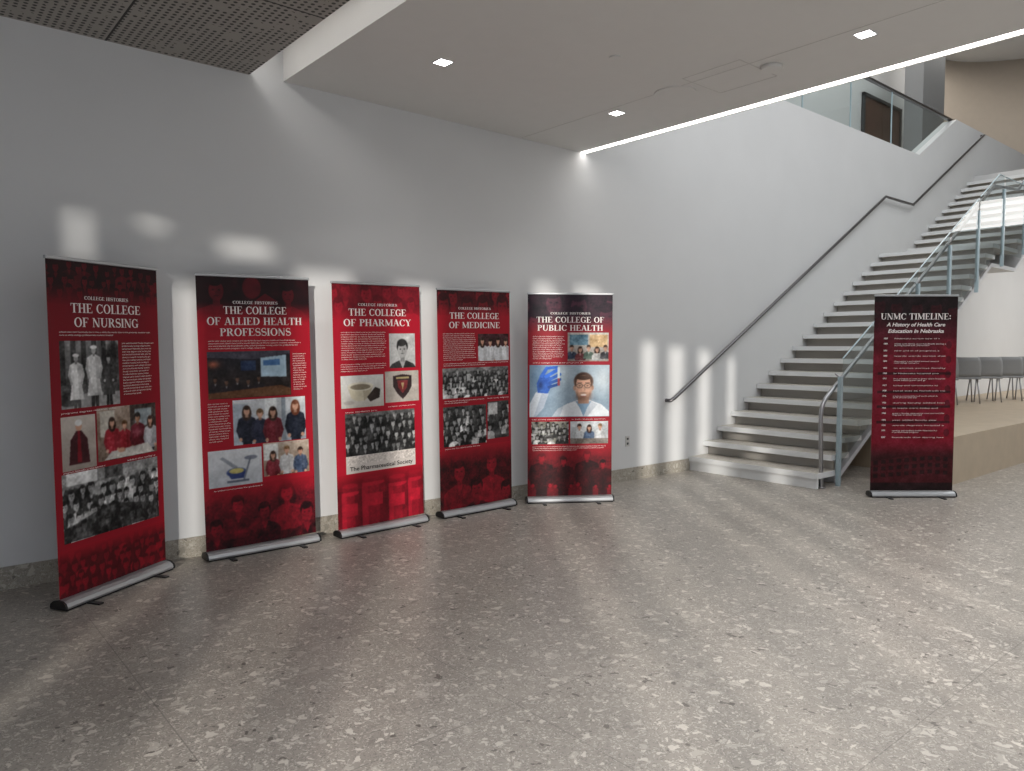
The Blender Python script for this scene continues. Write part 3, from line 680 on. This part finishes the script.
def sheet(a, parent):
    xs = (GX / 100.0 - .425).ravel(); zs = (2.065 - GY / 100.0).ravel(); ys = np.zeros_like(xs)
    co = np.stack([xs, ys, zs], 1).astype(np.float32)
    idx = np.arange(NX * NY).reshape(NY, NX)
    f = np.stack([idx[1:, :-1], idx[1:, 1:], idx[:-1, 1:], idx[:-1, :-1]], -1).reshape(-1, 4).astype(np.int32)
    me = bpy.data.meshes.new('printed_sheet')
    me.vertices.add(len(co)); me.vertices.foreach_set('co', co.ravel())
    me.loops.add(f.size); me.loops.foreach_set('vertex_index', f.ravel())
    me.polygons.add(len(f)); me.polygons.foreach_set('loop_start', np.arange(0, f.size, 4, dtype=np.int32))
    try: me.polygons.foreach_set('loop_total', np.full(len(f), 4, dtype=np.int32))
    except Exception: pass
    me.update(calc_edges=True)
    ca = me.color_attributes.new('Print', 'FLOAT_COLOR', 'POINT')
    c = np.ones((NX * NY, 4), np.float32); c[:, :3] = lin(np.clip(a.im, 0, 255)).reshape(-1, 3)
    ca.data.foreach_set('color', c.ravel())
    me.materials.append(M_print)
    link(bpy.data.objects.new('printed_sheet', me), parent)

# ---- roman serif capitals built as polygons (cap height = 1)
def glyphs():
    G = {}
    TK, TN, SH = .19, .07, .05
    def R(x0, y0, x1, y1): return [(x0, y0), (x1, y0), (x1, y1), (x0, y1)]
    def stem(xc, y0=0, y1=1, w=TK, sb=True, stp=True):
        o = [R(xc - w/2, y0, xc + w/2, y1)]
        if sb: o.append(R(xc - w/2 - .09, y0, xc + w/2 + .09, y0 + SH))
        if stp: o.append(R(xc - w/2 - .09, y1 - SH, xc + w/2 + .09, y1))
        return o
    def diag(x0, y0, x1, y1, w): return [[(x0 - w/2, y0), (x0 + w/2, y0), (x1 + w/2, y1), (x1 - w/2, y1)]]
    def arc(cx, cy, rx, ry, a0, a1, tk=TK, tn=TN, n=14):
        o = []
        for i in range(n):
            p, q = math.radians(a0 + (a1 - a0) * i / n), math.radians(a0 + (a1 - a0) * (i + 1) / n)
            o.append([(cx + rx*math.cos(p), cy + ry*math.sin(p)), (cx + rx*math.cos(q), cy + ry*math.sin(q)),
                      (cx + (rx - tk)*math.cos(q), cy + (ry - tn)*math.sin(q)), (cx + (rx - tk)*math.cos(p), cy + (ry - tn)*math.sin(p))])
        return o
    def sf(xc, y, w=.30): return [R(xc - w/2, y, xc + w/2, y + SH)]
    G['T'] = (stem(.42, stp=False) + [R(.02, .94, .82, 1), R(.02, .74, .07, 1), R(.77, .74, .82, 1)], .86)
    G['H'] = (stem(.20) + stem(.74) + [R(.2, .47, .74, .53)], .96)
    Eb = [R(.2, .94, .70, 1), R(.65, .76, .70, 1), R(.2, .48, .54, .54), R(.50, .40, .54, .62)]
    G['E'] = (stem(.20) + Eb + [R(.2, 0, .74, .06), R(.69, 0, .74, .24)], .80)
    G['F'] = (stem(.20) + Eb, .74)
    G['L'] = (stem(.20) + [R(.2, 0, .68, .06), R(.63, 0, .68, .26)], .72)
    G['I'] = (stem(.20), .42)
    G['C'] = (arc(.47, .5, .43, .52, 42, 318) + [R(.76, .66, .81, 1.0), R(.77, .10, .80, .28)], .88)
    G['G'] = (arc(.47, .5, .43, .52, 42, 300) + [R(.76, .66, .81, 1.0)] + [R(.66, .04, .85, .44), R(.57, .40, .94, .45)], .96)
    G['O'] = (arc(.48, .5, .44, .52, 0, 360, n=26), .97)
    G['N'] = (stem(.16, w=TN) + stem(.80, w=TN, sb=False) + diag(.16, 1, .74, 0, .20) + sf(.80, .95), .97)
    G['U'] = (stem(.22, .32, 1, sb=False) + stem(.78, .32, 1, w=TN, sb=False) + arc(.47, .34, .345, .36, 180, 360, tk=.14), .97)
    bowl = arc(.38, .74, .34, .26, -90, 90, tk=.18) + [R(.2, .94, .38, 1), R(.2, .48, .38, .54)]
    G['P'] = (stem(.20) + bowl, .76)
    G['R'] = (stem(.20) + bowl + diag(.42, .52, .76, 0, .20) + sf(.80, 0, .22), .90)
    G['B'] = (stem(.20) + arc(.38, .75, .30, .25, -90, 90, tk=.17) + arc(.40, .27, .36, .27, -90, 90, tk=.19) + [R(.2, .94, .38, 1), R(.2, .49, .40, .54), R(.2, 0, .40, .06)], .82)
    G['D'] = (stem(.20) + arc(.38, .5, .50, .5, -90, 90) + [R(.2, .94, .38, 1), R(.2, 0, .38, .06)], .95)
    G['A'] = (diag(.12, 0, .42, 1, TN) + diag(.74, 0, .44, 1, .20) + [R(.22, .32, .64, .38)] + sf(.12, 0, .26) + sf(.76, 0, .34), .90)
    G['M'] = (stem(.16, w=TN) + stem(.98, w=TK) + diag(.18, 1, .54, .08, .20) + diag(.54, .08, .94, 1, TN), 1.18)
    G['Y'] = (stem(.44, 0, .5, stp=False) + diag(.44, .45, .14, 1, .20) + diag(.44, .45, .74, 1, TN) + sf(.14, .95, .32) + sf(.74, .95, .26), .88)
    P = []
    for i in range(15):
        t = math.radians(35 + (265 - 35) * i / 14); P.append((.37 + .25*math.cos(t), .745 + .235*math.sin(t)))
    for i in range(15):
        t = math.radians(85 - (85 + 150) * i / 14); P.append((.38 + .27*math.cos(t), .265 + .245*math.sin(t)))
    q = []
    for i in range(len(P) - 1):
        u = (i + .5) / (len(P) - 1); w = .04 + .065 * math.exp(-((u - .5) / .2) ** 2)
        dx, dy = P[i+1][0] - P[i][0], P[i+1][1] - P[i][1]; L = math.hypot(dx, dy) or 1; nx, ny = -dy / L * w, dx / L * w
        ex, ey = dx * .15, dy * .15
        q.append([(P[i][0] + nx - ex, P[i][1] + ny - ey), (P[i+1][0] + nx + ex, P[i+1][1] + ny + ey), (P[i+1][0] - nx + ex, P[i+1][1] - ny + ey), (P[i][0] - nx - ex, P[i][1] - ny - ey)])
    G['S'] = (q + [R(.57, .72, .62, 1.0), R(.10, 0, .15, .30)], .74)
    G[':'] = ([R(.1, .06, .27, .24), R(.1, .5, .27, .68)], .36)
    G[' '] = ([], .42)
    return G
GL = glyphs()
def serif(body, x, y, cap, parent, width=None, **k):
    tot = sum(GL[c][1] for c in body)
    sx = (width / 100 / tot) if width else cap
    V, F = [], []; cx = -tot / 2
    for c in body:
        for p in GL[c][0]:
            n = len(V)
            V += [((cx + q[0]) * sx, 0, q[1] * cap) for q in p]; F.append(tuple(range(n, n + len(p))))
        cx += GL[c][1]
    o = meshobj(k.get('name', 'title_line'), V, F, M_text, parent)
    o.location = (x / 100 - .425, -.0025, 2.065 - y / 100)
    return o

def text(body, x, y, size, parent, mat=None, align='CENTER', width=None, off=0.0, spacing=1.0, shear=0.0, name='lettering'):
    cu = bpy.data.curves.new(name, 'FONT'); cu.body = body; cu.size = size; cu.align_x = align
    cu.offset = off; cu.space_line = spacing; cu.shear = shear; cu.resolution_u = 3
    cu.materials.append(mat or M_text)
    o = bpy.data.objects.new(name, cu); link(o, parent)
    o.location = (x / 100 - .425, -.0025, 2.065 - y / 100); o.rotation_euler = (math.pi / 2, 0, 0)
    if width:
        bpy.context.view_layer.update()
        d = o.dimensions.x
        if d > 0: o.scale.x = width / 100 / d
    return o

WORDS = ("the college was founded in Omaha as a school of nursing and health care with programs that grew across Nebraska during the "
         "early century students learned in hospital wards and classrooms while faculty built research clinics new degrees were added "
         "and graduates served rural communities state wide today the campus trains hundreds of professionals each year").split()
def para(width_chars, lines, seed):
    r = random.Random(seed); out = []
    for k in range(lines):
        s = ''
        while len(s) < width_chars: s += r.choice(WORDS) + ' '
        s = s[:width_chars]
        if k == lines - 1: s = s[:int(width_chars * .6)]
        out.append(s)
    return '\n'.join(out)

def stand(L, R, art, title, paras, lean=0.0):
    cx, cy = (L[0] + R[0]) / 2, (L[1] + R[1]) / 2
    e = empty('retractable_banner_stand', (cx, cy, 0), math.atan2(R[1] - L[1], R[0] - L[0]))
    prof = [(-.056, .010), (-.060, .024), (-.052, .044), (-.03, .058), (0, .063), (.03, .057), (.05, .042), (.055, .024), (.05, .010)]
    hw = .428; n = len(prof)
    V = [(-hw, y, z) for y, z in prof] + [(hw, y, z) for y, z in prof]
    F = [tuple(range(n)), tuple(reversed(range(n, 2*n)))] + [(i, i+n, (i+1) % n + n, (i+1) % n) for i in range(n)]
    meshobj('base_cassette', V, F, M_alu, e)
    for k, sx in enumerate((-1, 1)):
        pr = [(y * 1.06, .0 + z * 1.03) for y, z in prof]
        x0, x1 = sorted((sx * hw, sx * (hw + .014)))
        V = [(x0, y, z) for y, z in pr] + [(x1, y, z) for y, z in pr]
        meshobj('end_cap_%d' % (k + 1), V, F, M_black, e)
        boxes('swivel_foot_%d' % (k + 1), [(sx * .27 - .018, -.15, 0, sx * .27 + .018, .09, .010)], M_black, e, .003)
    boxes('base_underside', [(-hw, -.058, .003, hw, .045, .0125)], M_black, e)
    p = empty('upright_panel', (0, 0, 0), 0, e, math.radians(lean))
    boxes('top_rail', [(-.43, -.010, 2.058, .43, .010, 2.078)], M_alu, p, .004)
    cyl('support_pole', (0, .03, .05), (0, .018, 2.06), .009, M_alu, p)
    sheet(art, p)
    for t in title:
        if t[4].get('serif'): serif(*t[:4], p, **{k: v for k, v in t[4].items() if k != 'serif'})
        else: text(*t[:4], p, **t[4])
    for q in paras: text(*q[:4], p, **q[4])
    return e

T = dict
def std(t2, y, w):
    return (t2, 42.5, y, .056, T(serif=True, width=w, name='title_line'))
def hd(y, w):
    return ('COLLEGE HISTORIES', 42.5, y, .021, T(serif=True, width=w, name='heading'))
sm = .0135
def P(x, y, chars, lines, seed, sp=1.35, w=None, mat=None):
    return (para(chars, lines, seed), x, y, sm, T(align='LEFT', spacing=sp, width=w, mat=mat, name='body_text'))

stand((.72, 4.98), (1.49, 5.48), art_nursing(),
      [hd(23, 34), std('THE COLLEGE', 31, 54), std('OF NURSING', 39.5, 50)],
      [P(7, 43, 90, 2, 1, w=70), P(53, 50, 34, 19, 2, w=27), P(6, 91, 50, 1, 3, w=40), P(6, 126.3, 60, 1, 4, w=30), P(54, 126, 30, 1, 5, w=24)], lean=-.7)
stand((1.73, 5.49), (2.61, 5.49), art_allied(),
      [hd(20, 34), std('THE COLLEGE', 27.5, 48), std('OF ALLIED HEALTH', 35.5, 72), std('PROFESSIONS', 43.5, 54)],
      [P(7, 47.5, 90, 4, 11, w=70), P(70, 58, 14, 16, 12, w=11), P(5, 93, 20, 16, 13, w=16), P(7, 156.5, 60, 1, 14, w=36)], lean=-1.0)
stand((2.75, 5.46), (3.65, 5.50), art_pharmacy(),
      [hd(18, 38), std('THE COLLEGE', 26, 56), std('OF PHARMACY', 34.5, 66)],
      [P(7, 40, 54, 13, 21, w=43), P(6, 66, 54, 4, 22, w=43), P(50, 103, 34, 1, 23, w=28),
       ('The Pharmaceutical Society', 43, 153, .05, T(width=62, mat=M_blackprint, off=.0005)), P(9, 105, 30, 1, 24, w=30)], lean=-1.0)
stand((3.80, 5.50), (4.66, 5.51), art_medicine(),
      [hd(17.5, 38), std('THE COLLEGE', 26, 58), std('OF MEDICINE', 34.5, 60)],
      [P(6, 40, 48, 14, 31, w=37), P(6, 67, 100, 2, 32, w=76), P(6, 101, 60, 2, 33, w=46), P(56, 101, 32, 1, 34, w=26), P(6, 144.5, 60, 1, 35, w=40)], lean=-.9)
stand((4.84, 5.49), (5.55, 5.02), art_public(),
      [hd(20, 40), std('THE COLLEGE OF', 28, 68), std('PUBLIC HEALTH', 36, 66)],
      [P(5, 42, 42, 13, 41, w=32), P(5, 68, 60, 1, 42, w=50), P(4, 124, 40, 1, 43, w=34), P(44, 124, 40, 1, 44, w=34), P(5, 151, 100, 3, 45, w=74)], lean=0)
tl = []
yr = [1869, 1880, 1881, 1883, 1891, 1902, 1908, 1911, 1917, 1928, 1942, 1956, 1964, 1968, 1972, 1976, 1991, 2007]
yy = 44
for i, y_ in enumerate(yr):
    tl.append((str(y_), 10, yy, .021, T(align='LEFT', off=.0006, name='year')))
    tl.append((para(40, 1 + (i % 3 == 1), 60 + i), 21, yy, .0165, T(align='LEFT', width=(46 + (i * 7) % 14), name='entry')))
    yy += 5.4 + (1.6 if i % 3 == 1 else 0)
dv = Vector((.764, -.645))
c6 = Vector((8.07, 3.165))
l6 = c6 - dv * .44; r6 = c6 + dv * .44
stand(l6, r6, art_timeline(),
      [('UNMC TIMELINE:', 42.5, 24, .062, T(serif=True, width=72)), ('A History of Health Care', 42.5, 31, .052, T(off=.0012, width=60, shear=.25)), ('Education in Nebraska', 42.5, 37.5, .052, T(off=.0012, width=57, shear=.25))],
      tl)

# ------------------------------------------------------------------ lights
sun = bpy.data.lights.new('sun', 'SUN'); sun.energy = 2.7; sun.angle = math.radians(1.0); sun.color = (1, .95, .87)
so = bpy.data.objects.new('sun', sun); link(so)
d = Vector((A, B, -math.tan(EL))); so.rotation_euler = d.to_track_quat('-Z', 'Y').to_euler(); so.location = (-6, -10, 6)

def area(name, loc, sx, sy, e, rot=(0, 0, 0), color=(1, 1, 1)):
    ld = bpy.data.lights.new(name, 'AREA'); ld.shape = 'RECTANGLE'; ld.size = sx; ld.size_y = sy; ld.energy = e; ld.color = color
    o = bpy.data.objects.new(name, ld); o.location = loc; o.rotation_euler = rot; link(o); return o
area('atrium_fill', (11.5, 1.0, 8.9), 9, 5, 300, color=(.97, .985, 1))  # added fill light for the stair void, no actual skylight
area('lobby_fill', (-1, -.8, 8.9), 14, 2.6, 900, color=(.97, .985, 1))  # unseen fill added to raise the ambient level on the lobby walls
area('gallery_lamp', (15, 6.9, 8.9), 12, 1.2, 170, color=(1, .96, .9))
area('under_landing_fill', (19.5, 1.5, 4.55), 4, 5, 240, color=(1, .98, .95))  # added fill to brighten the area beyond the stairs, no fixture there
w = bpy.data.worlds.new('World'); S.world = w; w.use_nodes = True
bg = w.node_tree.nodes['Background']; bg.inputs[0].default_value = (.75, .84, 1, 1); bg.inputs[1].default_value = 1.2

# ------------------------------------------------------------------ camera
cd = bpy.data.cameras.new('camera'); cd.sensor_width = 36; cd.lens = 26.19; cd.clip_end = 200
co = bpy.data.objects.new('camera', cd); co.location = (0, 0, 1.55)
co.rotation_euler = (math.radians(87), 0, math.radians(-40.2)); link(co)
S.camera = co
